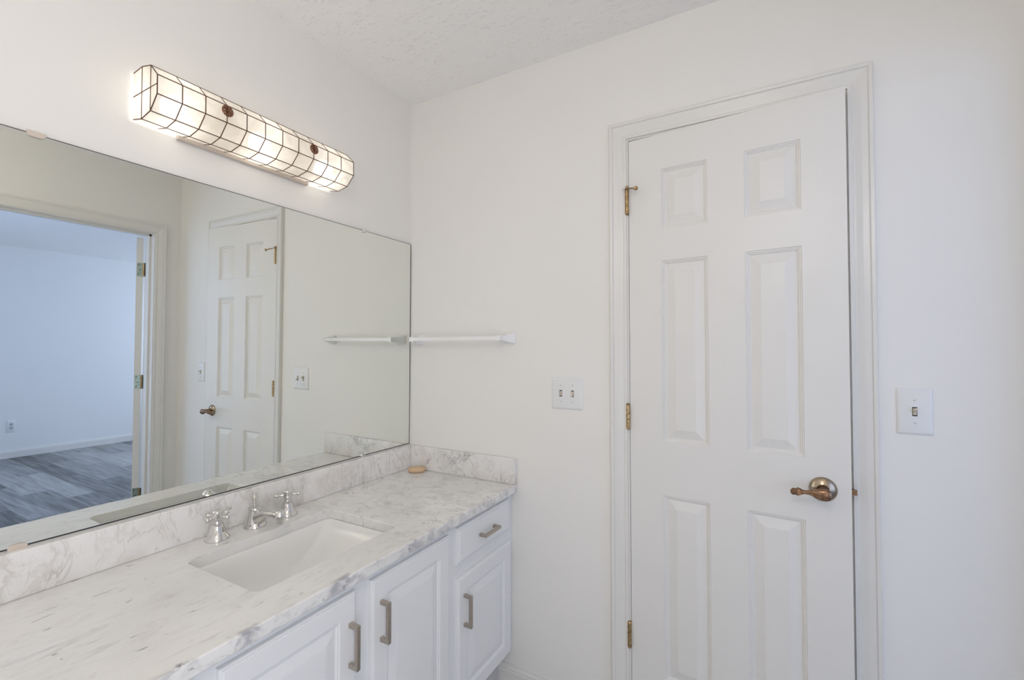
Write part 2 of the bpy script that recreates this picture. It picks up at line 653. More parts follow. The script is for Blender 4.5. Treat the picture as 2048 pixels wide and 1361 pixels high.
def holed_wall(horiz, fixed0, fixed1, a0, a1, h0, h1, holes):
    """wall slab with rectangular holes; horiz 'x' runs along x, 'y' along y"""
    bm = bmesh.new()
    def put(a, b_, c, d):
        if horiz == 'x':
            B(bm, a, b_, fixed0, fixed1, c, d)
        else:
            B(bm, fixed0, fixed1, a, b_, c, d)
    cur = a0
    for (s, e, zb, zt) in sorted(holes):
        put(cur, s, h0, h1)
        if zb > h0:
            put(s, e, h0, zb)
        put(s, e, zt, h1)
        cur = e
    put(cur, a1, h0, h1)
    return bm

struct('wall_left', box(WX - .1, WX, YB, .1, 0, H), M_WALL, 'off-white wall carrying the big mirror and the shell lamp')
struct('wall_far', holed_wall('x', 0, WT, WX, W, 0, H, [(D1[0] - .016, D1[1] + .016, 0, D1H + .016)]), M_WALL,
       'off-white wall with the closet door and towel bar')
struct('wall_right', holed_wall('y', W, W + WT, YB, WT, 0, H, [(D2[0] - .018, D2[1] + .018, 0, D2H + .018), (-2.75, -1.65, .3, 1.5)]), M_WALL,  # low window opening is added to let fill light in
       'off-white wall with the bedroom doorway, seen in the mirror')
struct('wall_back', box(WX, W, YB - .1, YB, 0, H), M_WALL, 'off-white wall behind the camera')
struct('ceiling', box(WX - .1, W + WT, YB - .1, WT, H, H + .08), M_CEIL, 'white textured plaster ceiling of the bathroom')
struct('floor', box(WX - .1, W + WT / 2, YB - .1, WT, -.06, 0), M_TILE, 'grey bathroom floor under the vanity')
# closet behind the panelled door
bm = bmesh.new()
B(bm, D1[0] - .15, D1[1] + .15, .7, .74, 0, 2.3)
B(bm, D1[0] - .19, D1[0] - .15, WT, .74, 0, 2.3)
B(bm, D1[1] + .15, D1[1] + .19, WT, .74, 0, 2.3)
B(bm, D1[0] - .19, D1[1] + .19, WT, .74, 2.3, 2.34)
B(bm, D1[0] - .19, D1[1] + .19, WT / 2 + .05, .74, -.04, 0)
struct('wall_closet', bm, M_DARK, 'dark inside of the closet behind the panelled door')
# bedroom
BY0, BY1 = -1.45, 3.2
bx0 = W + WT
struct('wall_bedroom_far', box(BX, BX + .1, BY0, BY1, 0, H), M_BWALL, 'blue-lit bedroom wall with an outlet, seen in the mirror')
struct('wall_bedroom_window', holed_wall('x', BY0 - .12, BY0, bx0, BX, 0, H, [(2.55, 4.95, .55, 2.2)]), M_BWALL, 'bedroom wall with the window')
struct('wall_bedroom_end', holed_wall('x', BY1, BY1 + .1, bx0, BX, 0, H, [(3.5, 5.7, .7, 2.2)]), M_BWALL, 'bedroom end wall with an added wide window')  # unseen opening added to light the bedroom from this end
bm = bmesh.new()
B(bm, bx0, bx0 + .004, BY0, D2[0] - .018, 0, H)
B(bm, bx0, bx0 + .004, D2[1] + .018, WT, 0, H)
B(bm, bx0, bx0 + .004, D2[0] - .018, D2[1] + .018, D2H + .018, H)
B(bm, bx0 - .05, bx0 + .004, WT, BY1, 0, H)
struct('wall_bedroom_near', bm, M_BWALL, 'bedroom side of the doorway wall')
struct('ceiling_bedroom', box(bx0, BX + .1, BY0 - .1, BY1 + .1, H, H + .08), M_CEIL, 'bedroom ceiling seen through the doorway')
struct('floor_bedroom', box(W + WT / 2, BX + .1, BY0 - .1, BY1 + .1, -.06, 0), M_PLANK, 'grey wood-look plank floor of the bedroom')
for k_, (xa, xb, za, zb, y_) in enumerate(((2.55, 4.95, .55, 2.2, BY0 - .09), (3.5, 5.7, .7, 2.2, BY1 + .03))):  # the second frame belongs to the added end window
    bm = bmesh.new()
    for a in (xa, (xa + xb) / 2 - .02, xb - .04):
        B(bm, a, a + .04, y_, y_ + .05, za, zb)
    for a in (za, zb - .04):
        B(bm, xa, xb, y_, y_ + .05, a, a + .04)
    struct('window_%d' % (k_ + 1), bm, M_TRIM, ('white frame of the bedroom side window', 'white frame of the added bedroom end window', 'white frame of the added bathroom window behind the camera')[k_])

bm = bmesh.new()  # unseen bath window, added so light reaches the cabinets
for a in (-2.75, -2.22, -1.69):
    B(bm, W + .03, W + .08, a, a + .04, .3, 1.5)
for a in (.3, 1.46):
    B(bm, W + .03, W + .08, -2.75, -1.65, a, a + .04)
struct('window_3', bm, M_TRIM, 'white frame of the added bathroom window beside the camera')

# baseboards: profile extruded
def baseboard(bm, p0, p1, nrm, h=.092, t=.013):
    p0, p1, nrm = Vector(p0), Vector(p1), Vector(nrm)
    pr = [(0, 0), (t, 0), (t, h * .72), (t * .8, h * .78), (t * .8, h * .84), (t * .45, h * .93), (t * .35, h), (0, h)]
    loft(bm, [[p + nrm * a + Vector((0, 0, b_)) for a, b_ in pr] for p in (p0, p1)])
bm = bmesh.new()
baseboard(bm, (.465, 0, 0), (.929, 0, 0), (0, -1, 0))
struct('baseboard_far', bm, M_TRIM, 'white baseboard between the vanity and the closet door')
bm = bmesh.new()
baseboard(bm, (1.676, 0, 0), (W, 0, 0), (0, -1, 0))
struct('baseboard_far_corner', bm, M_TRIM, 'short white baseboard right of the closet door')
bm = bmesh.new()
baseboard(bm, (W, -.015, 0), (W, -.088, 0), (-1, 0, 0))
baseboard(bm, (W, -.974, 0), (W, YB, 0), (-1, 0, 0))
struct('baseboard_right', bm, M_TRIM, 'white baseboard along the doorway wall')
bm = bmesh.new()
baseboard(bm, (BX, BY0, 0), (BX, BY1, 0), (-1, 0, 0), .095)
struct('baseboard_bedroom', bm, M_TRIM, 'white baseboard along the bedroom wall, seen in the mirror')

# casings: profile swept round an opening (left leg, head, right leg), mitred
CAS = [(0, 0), (0, .008), (.009, .009), (.011, .0065), (.016, .0075), (.030, .012), (.043, .0145), (.045, .0135), (.047, .0170), (.055, .0185), (.057, .016), (.057, 0)]
def casing(bm, a0, a1, top, P):
    """inner edges a0,a1,top; P(along, z, out)"""
    secs = []
    for (sx, a, zz) in ((-1, a0, 0.0), (-1, a0, top), (1, a1, top), (1, a1, 0.0)):
        sec = []
        for w_, t in CAS:
            z = zz + (w_ if zz > 0 else 0)
            sec.append(P(a + sx * w_, z, t))
        secs.append(sec)
    loft(bm, secs)
bm = bmesh.new()
casing(bm, D1[0] - .0065, D1[1] + .0030, D1H + .0065, lambda a, z, t: Vector((a, -t, z)))
struct('trim_1', bm, M_TRIM, 'white moulded casing round the closet door')
bm = bmesh.new()
B(bm, D1[0] - .016, D1[0], -.001, WT, 0, D1H + .016)
B(bm, D1[1], D1[1] + .016, -.001, WT, 0, D1H + .016)
B(bm, D1[0], D1[1], -.001, WT, D1H, D1H + .016)
B(bm, D1[0], D1[0] + .010, .040, .075, 0, D1H)
B(bm, D1[1] - .010, D1[1], .040, .075, 0, D1H)
B(bm, D1[0], D1[1], .040, .075, D1H - .010, D1H)
struct('trim_2', bm, M_TRIM, 'white jamb lining of the closet door')
bm = bmesh.new()
casing(bm, D2[0] - .005, D2[1] + .005, D2H + .005, lambda a, z, t: Vector((W - t, a, z)))
struct('trim_3', bm, M_TRIM, 'white moulded casing of the bedroom doorway, seen in the mirror')
bm = bmesh.new()
B(bm, W - .001, bx0 + .004, D2[1], D2[1] + .018, 0, D2H + .018)
B(bm, W - .001, bx0 + .004, D2[0] - .018, D2[0], 0, D2H + .018)
B(bm, W - .001, bx0 + .004, D2[0], D2[1], D2H, D2H + .018)
B(bm, bx0 - .075, bx0 - .037, D2[1] - .011, D2[1], 0, D2H)
B(bm, bx0 - .075, bx0 - .037, D2[0], D2[0] + .011, 0, D2H)
B(bm, bx0 - .075, bx0 - .037, D2[0], D2[1], D2H - .011, D2H)
struct('trim_4', bm, M_TRIM, 'white jamb lining of the bedroom doorway, seen in the mirror')
bm = bmesh.new()
casing(bm, D2[0] - .005, D2[1] + .005, D2H + .005, lambda a, z, t: Vector((bx0 + .004 + t, a, z)))
struct('trim_5', bm, M_TRIM, 'casing on the bedroom side of the doorway')

# ---------------------------------------------------------------- closet door (door_1), slightly ajar
PANEL_PROF = [(0, 0), (.0015, .0030), (.0045, .0030), (.006, .0060), (.0085, .0060), (.0115, .0100), (.0135, .0104), (.0400, .0026), (.0412, .0020)]
AJ = R(4.2)
DW, DT = .612, .035
HX = .9955
dn = Vector((-math.sin(AJ), -math.cos(AJ), 0))
dt = Vector((math.cos(AJ), -math.sin(AJ), 0))
def DP(u, z, out=0.0):
    return Vector((HX, -.0005, 0)) + dt * u + dn * out + Vector((0, 0, z))
z0 = .012
rows = [(.238, .8425), (1.019, 1.623), (1.728, 1.9315)]
cols = [(.1105, .2545), (.3600, .5060)]
pans = [(c[0], c[1], r_[0] - z0, r_[1] - z0) for c in cols for r_ in rows]
bm = board(DW, 2.0515 - z0, DT, pans, PANEL_PROF, lambda u, v, d: DP(u, v + z0, -d))
door1 = tag(obj('door_1', bm, M_DOOR, None, origin=DP(0, 0)), 'white six-panel closet door with bronze lever, standing slightly ajar', None, None, 'structure')

def barrel_hinge(parent, x, y, zt, h=.089, r_=.0070, mat=M_BRASS, leafd=None):
    bm = bmesh.new()
    prof = [(0, 0), (r_ * .7, 0), (r_ * .9, .002)]
    for k in range(5):
        a, b_ = .003 + k * (h - .006) / 5, .003 + (k + 1) * (h - .006) / 5
        prof += [(r_ * .86, a), (r_, a + .001), (r_, b_ - .001), (r_ * .86, b_)]
    prof += [(r_ * .9, h - .002), (r_ * .7, h), (0, h + .001)]
    lathe(bm, prof, (x, y, zt - h), seg=20)
    if leafd:
        leafd(bm, zt, h)
    return bm

ZH = 1.8826
for k, zt in enumerate((ZH, ZH - .743, ZH - 1.486)):
    def leaf(bm, zt, h):
        B(bm, HX - .0035, HX - .001, -.008, .026, zt - h, zt)
    hg = obj('hinge', barrel_hinge(door1, .9905, -.0085, zt, leafd=leaf), M_BRASS, door1, smooth=True)
    if k == 0:
        # hinge-pin door stop clamped on the pin
        bm = bmesh.new()
        lathe(bm, [(0, 0), (.0078, 0), (.0078, .006), (.0048, .0065), (.0048, .011), (0, .0115)], (.9905, -.0085, zt), seg=20)
        rod(bm, (.991, -.011, zt + .003), (1.0265, -.039, zt - .012), .0028)
        dr = Vector((.78, -.60, -.2)).normalized()
        lathe(bm, [(0, 0), (.0045, 0), (.0072, .003), (.0072, .008), (.004, .0105), (0, .0105)], (1.0255, -.038, zt - .0115), dr, 18)
        rod(bm, (.9905, -.0085, zt + .004), (.985, -.024, zt + .002), .0030)
        obj('pin_stop', bm, M_BRASS, hg, smooth=True)
        bm = bmesh.new()
        lathe(bm, [(0, 0), (.0060, 0), (.0070, .003), (.0060, .009), (0, .009)], (.9852, -.0235, zt + .002), (-.3, -.95, 0), 16)
        obj('bumper', bm, M_PLAST, hg, smooth=True)

# lever handle set
lu, lz = .5475, .936
def LP(u, z, out):
    return DP(lu + u, lz + z, out)
bm = bmesh.new()
lathe(bm, [(0, 0), (.0335, 0), (.0335, .002), (.0315, .005), (.026, .009), (.018, .0125), (.0155, .0135), (.0155, .0145), (.0135, .0145), (.012, .013), (0, .013)], LP(0, 0, 0), dn, 48)
rose = obj('rosette', bm, metal('aged_rosette', (.37, .30, .22), .25, .12, 30), door1, smooth=True)
bm = bmesh.new()
lathe(bm, [(.0115, .008), (.0115, .046), (.010, .052)], LP(0, 0, 0), dn, 28)
# lever: lofted toward the hinge side with a pinched neck and leaf tip
S_ = [(.0185, .004, 0, .003), (.017, .011, -.0008, .007), (.012, .0150, -.001, .0095), (.004, .0162, -.0015, .0105), (-.007, .0150, -.0012, .010),
      (-.018, .0108, -.0003, .0085), (-.029, .0070, .000, .0070), (-.039, .0050, -.0008, .0062), (-.045, .0056, -.001, .0064),
      (-.050, .0080, -.0015, .0068), (-.055, .0108, -.002, .0075), (-.060, .0112, -.0022, .0075), (-.064, .0082, -.0028, .0068), (-.0675, .0098, -.003, .0066), (-.072, .0086, -.0035, .0060), (-.0755, .0040, -.004, .0035)]
secs = []
for u, hh, zc_, tt in S_:
    secs.append(ell(LP(u, zc_, .055), (0, 0, 1), dn, hh, tt, 24, 2.3))
loft(bm, secs)
lev = obj('door_lever', bm, M_BRONZE, door1, smooth=True)
bm = bmesh.new()
def ridge(pts, r_=.0011):
    for a, b_ in zip(pts, pts[1:]):
        rod(bm, LP(*a), LP(*b_), r_, 8)
ridge([(-.036, .001, .062), (-.022, .003, .0642), (-.008, .002, .0662), (.000, -.002, .0672), (.007, -.005, .0665), (.013, -.001, .0645)])
ridge([(-.036, -.001, .062), (-.022, -.004, .0632), (-.006, -.009, .0640), (.005, -.011, .0635), (.012, -.008, .0625)])
for s in (1, -1):
    ridge([(-.043, -.001 + s * .002, .0612), (-.050, -.0015 + s * .005, .0616), (-.056, -.002 + s * .008, .0600), (-.061, -.002 + s * .006, .0616), (-.059, -.002 + s * .003, .0627), (-.051, -.0015 + s * .0025, .0622)])
    ridge([(-.062, -.002, .0624), (-.067, -.003 + s * .005, .0610), (-.072, -.0035 + s * .0045, .0600), (-.075, -.004, .0585)])
obj('scroll_relief', bm, M_BRONZE, lev, smooth=True)
bm = bmesh.new()
def EP(d, z, o_):   # on the latch edge: d depth behind face
    return DP(DW + o_, z, -d)
vs = [EP(d, lz + z, o_) for o_ in (-.001, .0006) for d in (.006, .029) for z in (-.028, .028)]
def hexa(bm, vs):
    vv = [bm.verts.new(v) for v in vs]
    for f in ((0, 1, 3, 2), (4, 6, 7, 5), (0, 4, 5, 1), (2, 3, 7, 6), (0, 2, 6, 4), (1, 5, 7, 3)):
        bm.faces.new([vv[i] for i in f])
hexa(bm, vs)
hexa(bm, [EP(d, lz + z, o_) for o_ in (0, .0125) for d in ((.006, .028) if o_ == 0 else (.006, .014)) for z in (-.007, .007)])
obj('latch_bolt', bm, M_BRONZE, door1)
bm = bmesh.new()
B(bm, D1[1] - .0012, D1[1] + .0002, .004, .034, lz - .03, lz + .03)
struct('trim_6', bm, M_BRONZE, 'bronze strike plate on the closet jamb')

# ---------------------------------------------------------------- bedroom door (door_2), swung open past ninety degrees
TH = R(26)
piv = Vector((bx0 + .010, D2[1] - .004, 0))
da = Vector((math.cos(TH), math.sin(TH), 0))        # along the width, away from the hinge
dm = Vector((math.sin(TH), -math.cos(TH), 0))       # through the thickness
def D2P(u, z, out=0.0):
    return piv + da * (.004 + u) + dm * (.004 + .035) + dm * out + Vector((0, 0, z))
DW2 = .75
c2 = [(.115, .335), (.415, .635)]
pans = [(c[0], c[1], r_[0] - z0, r_[1] - z0) for c in c2 for r_ in rows]
bm = board(DW2, 2.036 - z0, .035, pans, PANEL_PROF, lambda u, v, d: D2P(u, v + z0, -d))
door2 = tag(obj('door_2', bm, M_DOOR, None, origin=piv), 'white bedroom door swung open, its hinge edge seen in the mirror', None, None, 'structure')
for zt in (1.869, 1.132, .395):
    h = .089
    bm = bmesh.new()
    # leaf on the door edge
    hexa(bm, [D2P(u, zt - h + zz, o_) for u in (-.0015, .0005) for o_ in (-.034, -.004) for zz in (0, h)])
    B(bm, bx0 - .026, bx0 + .006, D2[1] - .0016, D2[1] + .0003, zt - h, zt)
    hg = obj('hinge', bm, M_STEEL, door2)
    bm = barrel_hinge(None, piv.x, piv.y, zt)
    obj('knuckle', bm, M_BRASS, hg, smooth=True)
    bm = bmesh.new()
    for uo, zz in ((-.012, .012), (-.020, .0445), (-.012, .077)):
        p = D2P(-.0016, zt - h + zz, uo)
        lathe(bm, [(0, -.0003), (.0036, -.0003), (.0036, .0008), (0, .0008)], p, -da, 14)
    obj('screw', bm, M_SLOT, hg)

# ---------------------------------------------------------------- vanity cabinet
YL, CX, CZT = -1.524, .551, .798
FX = .524
DTH = .016
CB = .156
van = thing('vanity_cabinet', 'long white painted vanity cabinet under the marble countertop', 'cabinet', (.27, YL / 2, 0))
doors = [(-.3755, -.0305, .165, .588), (-.7410, -.4195, .165, .745), (-1.1045, -.7900, .165, .745), (-1.4935, -1.1485, .165, .588)]
drws = [(-.3775, -.0365, .632, .750), (-1.4955, -1.1465, .632, .750)]
bm = bmesh.new()
B(bm, .455, .47, YL + .02, -.002, 0, CB)                      # toe kick
B(bm, WX + .001, .47, YL + .018, YL + .033, 0, CB)
obj('toe_kick', bm, paint('toe_kick_paint', (.55, .55, .56), .5), van)
bm = bmesh.new()
B(bm, WX + .001, FX - .02, YL, YL + .016, CB, .768)
B(bm, WX + .001, FX - .02, -.018, -.002, CB, .768)
B(bm, WX + .001, FX - .02, YL, -.002, CB, CB + .016)
obj('carcass', bm, M_CAB, van)
ff = .02
bm = bmesh.new()
ops = [(-.358, -.046, .185, .575), (-.358, -.046, .645, .735), (-.73, -.43, .185, .735), (-1.094, -.80, .185, .735),
       (-1.478, -1.166, .185, .575), (-1.478, -1.166, .645, .735)]
yv = sorted({YL, -.002, *[o_[0] for o_ in ops], *[o_[1] for o_ in ops]})
zv = sorted({CB, .7675, *[o_[2] for o_ in ops], *[o_[3] for o_ in ops]})
def solid(i, j):
    if not (0 <= i < len(yv) - 1 and 0 <= j < len(zv) - 1):
        return False
    ym, zm = (yv[i] + yv[i + 1]) / 2, (zv[j] + zv[j + 1]) / 2
    return not any(o_[0] < ym < o_[1] and o_[2] < zm < o_[3] for o_ in ops)
def quad(bm, *pts):
    bm.faces.new([bm.verts.new(p) for p in pts])
for i in range(len(yv) - 1):
    for j in range(len(zv) - 1):
        if not solid(i, j):
            continue
        a, b_, c, d = yv[i], yv[i + 1], zv[j], zv[j + 1]
        for x in (FX, FX - ff):
            quad(bm, (x, a, c), (x, b_, c), (x, b_, d), (x, a, d))
        for (di, dj, p, q) in ((-1, 0, (a, c), (a, d)), (1, 0, (b_, c), (b_, d)), (0, -1, (a, c), (b_, c)), (0, 1, (a, d), (b_, d))):
            if not solid(i + di, j + dj):
                quad(bm, (FX, *p), (FX, *q), (FX - ff, *q), (FX - ff, *p))
obj('face_frame', bm, M_CAB, van)
CPROF = [(0, 0), (.002, .0022), (.006, .0026), (.0085, .0050), (.012, .0052), (.034, .0012), (.037, .0010), (.0385, 0.0004)]
CEDGE = [(0, .0065), (.0012, .0045), (.004, .0035), (.0052, .0010), (.0075, .0)]
def pull(parent, y, z, vertical, L=.104):
    bm = bmesh.new()
    x0 = FX + DTH
    a, t, pr = L / 2, .0052, .030
    if vertical:
        B(bm, x0 + pr - .010, x0 + pr, y - t, y + t, z - a, z + a)
        for s in (-1, 1):
            B(bm, x0, x0 + pr - .009, y - t, y + t, z + s * (a - t) - t, z + s * (a - t) + t)
    else:
        B(bm, x0 + pr - .010, x0 + pr, y - a, y + a, z - t, z + t)
        for s in (-1, 1):
            B(bm, x0, x0 + pr - .009, y + s * (a - t) - t, y + s * (a - t) + t, z - t, z + t)
    o = obj('bar_pull', bm, M_NICKEL, parent, bevel=.0006, seg=1)
    o['label'] = 'brushed nickel bar pull'
    return o
def cab_hinge(parent, y, z):
    bm = bmesh.new()
    rod(bm, (FX + .003, y, z - .026), (FX + .003, y, z + .026), .0032, 12)
    B(bm, FX - .0002, FX + .001, y - .002, y + .006 if y < 0 else y, z - .024, z + .024)
    obj('cabinet_hinge', bm, M_STEEL, parent, smooth=True)
pulls = {0: (-.3425, .4765), 1: (-.7105, .633), 2: (-.8105, .627), 3: (-1.18, .4765)}
hinges = {0: (-.0265, 1), 1: (-.4150, 1), 2: (-1.1095, -1), 3: (-1.4975, -1)}
for i, (ya, yb, za, zb) in enumerate(doors):
    m_ = .050
    Wd, Hd = yb - ya, zb - za
    bm = board(Wd, Hd, DTH, [(m_, Wd - m_, m_, Hd - m_)], CPROF, lambda u, v, d: Vector((FX + DTH - d, ya + u, za + v)), CEDGE)
    d_ = obj('cabinet_door', bm, M_CAB, van)
    y_, z_ = pulls[i]
    pull(d_, y_, z_, True)
    hy, s = hinges[i]
    for z_ in (za + .06, zb - .075):
        cab_hinge(d_, hy, z_)
for (ya, yb, za, zb) in drws:
    Wd, Hd = yb - ya, zb - za
    bm = board(Wd, Hd, DTH, [], CPROF, lambda u, v, d: Vector((FX + DTH - d, ya + u, za + v)), [(0, .0085), (.001, .006), (.006, .0045), (.0085, .0035), (.0105, .0008), (.013, 0)])
    d_ = obj('drawer_front', bm, M_CAB, van)
    pull(d_, (ya + yb) / 2, .6885, False, .100)

# ---------------------------------------------------------------- marble countertop with splashes
ct = thing('countertop', 'white grey-veined marble countertop with a rectangular sink cut-out', 'countertop', (.27, YL / 2, .768))
HO = (.137, .438, -.974, -.547)
bm = bmesh.new()
outer = [Vector((WX + .0005, YL - .012, CZT)), Vector((CX, YL - .012, CZT)), Vector((CX, -.0005, CZT)), Vector((WX + .0005, -.0005, CZT))]
hole = rrect(*HO, .022, CZT)
def loop(bm, pts):
    vv = [bm.verts.new(p) for p in pts]
    return vv, [bm.edges.new((vv[i], vv[(i + 1) % len(vv)])) for i in range(len(vv))]
vo, eo = loop(bm, outer)
vh, eh = loop(bm, hole)
g_ = bmesh.ops.triangle_fill(bm, use_beauty=True, edges=eo + eh)
top = [f for f in bm.faces]
ret = bmesh.ops.duplicate(bm, geom=top)
bmesh.ops.translate(bm, verts=[v for v in ret['geom'] if isinstance(v, bmesh.types.BMVert)], vec=(0, 0, -.030))
vm = ret['vert_map']
for lp in (vo, vh):
    for i in range(len(lp)):
        a, b_ = lp[i], lp[(i + 1) % len(lp)]
        bm.faces.new((a, b_, vm[b_], vm[a]))
obj('slab', bm, M_MARB, ct, bevel=.0035, seg=3)
obj('backsplash', box(WX + .0005, .0185, YL - .012, -.0005, CZT, .8985), M_SPL, ct, bevel=.0025)
obj('side_splash', box(.019, .5495, -.0195, -.0005, CZT, .8985), M_SPL, ct, bevel=.0025)

# ---------------------------------------------------------------- undermount sink
sink = thing('sink', 'white porcelain undermount sink with a sloping end, below the chrome faucet', 'sink', (.287, -.76, .62))
bm = bmesh.new()
def sec(z, x0, x1, y0, y1, r_):
    return rrect(x0, x1, y0, y1, r_, z)
e = .006
prof = [(.7675, -.022), (.7675, e), (.762, e + .001), (.745, e - .002)]
secs = []
hx0, hx1, hy0, hy1 = HO
L = [(.7675, hx0 - .022, hx1 + .022, hy0 - .022, hy1 + .022, .03),
     (.7675, hx0 - .004, hx1 + .004, hy0 - .004, hy1 + .004, .030),
     (.7600, hx0 - .001, hx1 + .001, hy0 - .001, hy1 + .001, .032),
     (.735, hx0 + .004, hx1 - .004, hy0 + .006, hy1 - .018, .036),
     (.705, hx0 + .008, hx1 - .008, hy0 + .014, hy1 - .050, .040),
     (.675, hx0 + .014, hx1 - .014, hy0 + .026, hy1 - .092, .046),
     (.652, hx0 + .024, hx1 - .024, hy0 + .045, hy1 - .130, .050),
     (.641, hx0 + .045, hx1 - .045, hy0 + .075, hy1 - .165, .050),
     (.637, hx0 + .080, hx1 - .080, hy0 + .13, hy1 - .21, .040)]
rings = loft(bm, [sec(*s) for s in L], cap=False)
bm.faces.new(rings[-1])
obj('basin', bm, M_PORC, sink, smooth=True)
for o in COL.objects:
    if o.name == 'basin':
        sm = o.modifiers.new('solid', 'SOLIDIFY')
        sm.thickness = .008
        sm.offset = 1
bm = bmesh.new()
lathe(bm, [(0, 0), (.016, 0), (.021, .0015), (.022, .0), (.022, -.003), (0, -.003)], (.287, -.80, .6388), seg=28)
obj('drain', bm, M_CHROME, sink, smooth=True)

# ---------------------------------------------------------------- faucet: spout and two cross handles
sx, sy_ = .068, -.755
sp_ = thing('faucet_spout', 'chrome widespread faucet spout with a lift rod, between the two cross handles', 'faucet', (sx, sy_, CZT))
bm = bmesh.new()
lathe(bm, [(.0310, 0), (.0315, .004), (.0300, .008), (.0270, .012), (.0245, .018), (.0215, .030), (.0190, .042), (.0178, .050), (.0180, .0515), (.0192, .0525), (.0192, .0560), (.0182, .0575), (.010, .0590), (0, .0592)],
      (sx, sy_, CZT), seg=48)
obj('body', bm, M_CHROME, sp_, smooth=True)
bm = bmesh.new()
path = [(.072, .822, .0270, .0165), (.086, .827, .0245, .0162), (.098, .833, .0200, .0158), (.112, .8400, .0150, .0152), (.128, .8455, .0118, .0146), (.144, .8485, .0104, .0138), (.160, .8500, .0100, .0130), (.174, .8495, .0110, .0128)]
loft(bm, [ell((x, sy_, z), (0, 0, 1), (0, 1, 0), a, b_, 28, 2.4) for x, z, a, b_ in path])
# downturned nose
lathe(bm, [(0, .8675), (.006, .8668), (.0112, .8635), (.0142, .857), (.0150, .849), (.0142, .841), (.0122, .8375), (.0122, .8295), (.0102, .8295), (.0095, .834), (0, .834)], (.187, sy_, 0), seg=32)
obj('spout', bm, M_CHROME, sp_, smooth=True)
bm = bmesh.new()
lathe(bm, [(.0024, .857), (.0024, .869), (.0052, .8695), (.0060, .8720), (.0056, .8740), (.0085, .8770), (.0108, .8815), (.0112, .8840), (.0095, .8855), (.0055, .8865), (.0042, .8890), (.0052, .8915), (.0035, .8945), (0, .8955)], (sx - .005, sy_, 0), seg=24)
obj('lift_rod', bm, M_CHROME, sp_, smooth=True)

def cross_handle(x, y, ang, label):
    t = thing('cross_tap', label, 'tap', (x, y, CZT), 'chrome cross handles of the faucet')
    bm = bmesh.new()
    lathe(bm, [(.0300, 0), (.0308, .003), (.0300, .007), (.0270, .0105), (.0235, .0150), (.0200, .0230), (.0172, .0320), (.0155, .0390), (.0150, .0405), (.0160, .0415), (.0160, .0435), (.0140, .0450), (.0095, .0455), (.0085, .0520), (.0095, .0535), (0, .0536)],
          (x, y, CZT), seg=48)
    obj('base', bm, M_CHROME, t, smooth=True)
    bm = bmesh.new()
    zc_ = CZT + .0665
    lathe(bm, [(.0080, -.0135), (.0110, -.0120), (.0128, -.008), (.0128, .006), (.0142, .0075), (.0145, .0100), (.0130, .0125), (.0100, .0150), (.0055, .0170), (0, .0176)], (x, y, zc_), seg=36)
    for k in range(4):
        a = R(ang + 90 * k)
        ax = Vector((math.cos(a), math.sin(a), 0))
        lathe(bm, [(.0042, .008), (.0040, .013), (.0034, .018), (.0032, .022), (.0042, .0235), (.0042, .0250), (.0034, .0258), (.0048, .0270), (.0062, .0295), (.0066, .0320), (.0060, .0350), (.0040, .0375), (0, .0385)],
              (x, y, zc_ - .002), ax, 20)
    obj('cross_grip', bm, M_CHROME, t, smooth=True)
cross_handle(sx, -.8625, 17, 'left chrome cross handle, nearer the camera, its four ball-tipped arms set diagonally')
cross_handle(sx, -.6500, 57, 'right chrome cross handle, behind the spout tip, nearer the soap bar')

# ---------------------------------------------------------------- mirror
nrm = Vector((1, .00108, -.0066)).normalized()
def MX(y, z):
    return -.00059 - .00108 * y + .0066 * (z - 1.3)
MY0, MY1, MZ0, MZ1 = YL + .004, -.0065, .9015, 1.8047
mir = thing('wall_mirror', 'large frameless wall mirror above the marble backsplash', 'mirror', (WX, (MY0 + MY1) / 2, MZ0))
def mslab(a, b_, c, d, out, back):
    bm = bmesh.new()
    v = [Vector((MX(y, z) + o_, y, z)) for o_ in (back, out) for y in (a, b_) for z in (c, d)]
    hexa(bm, v)
    return bm
obj('mirror_glass', mslab(MY0, MY1, MZ0 + .003, MZ1 - .0015, 0, -.0006), M_MIRROR, mir)
bm = bmesh.new()
for a in ((MY0, MY1, MZ0, MZ0 + .003), (MY0, MY1, MZ1 - .0015, MZ1), (MY1, MY1 + .003, MZ0, MZ1)):
    q = mslab(*a, .0004, -.0006)
    me_ = bpy.data.meshes.new('t')
    q.to_mesh(me_)
    bm.from_mesh(me_)
    bpy.data.meshes.remove(me_)
    q.free()
obj('black_edge', bm, M_MEDGE, mir)
for (y, z, s) in ((-1.2194, MZ1, 1), (-.2778, MZ1, 1), (-1.2344, MZ0, -1), (-.2746, MZ0, -1)):
    bm = bmesh.new()
    x = MX(y, z)
    wd = .0155 if y < -1 else .011
    pts = [(-wd, .004), (wd, .004), (wd * .98, -.003), (wd * .75, -.0070), (wd * .4, -.0085), (-wd * .4, -.0085), (-wd * .75, -.0070), (-wd * .98, -.003)]
    rings = []
    loft(bm, [[Vector((x + xo, y + a * k, z + s * b_)) for a, b_ in pts] for xo, k in ((.0002, 1), (.0038, 1), (.0050, .9))])
    obj('mirror_clip', bm, M_CLIP if y < -1 else M_CHROME, mir, bevel=.0004, seg=1)

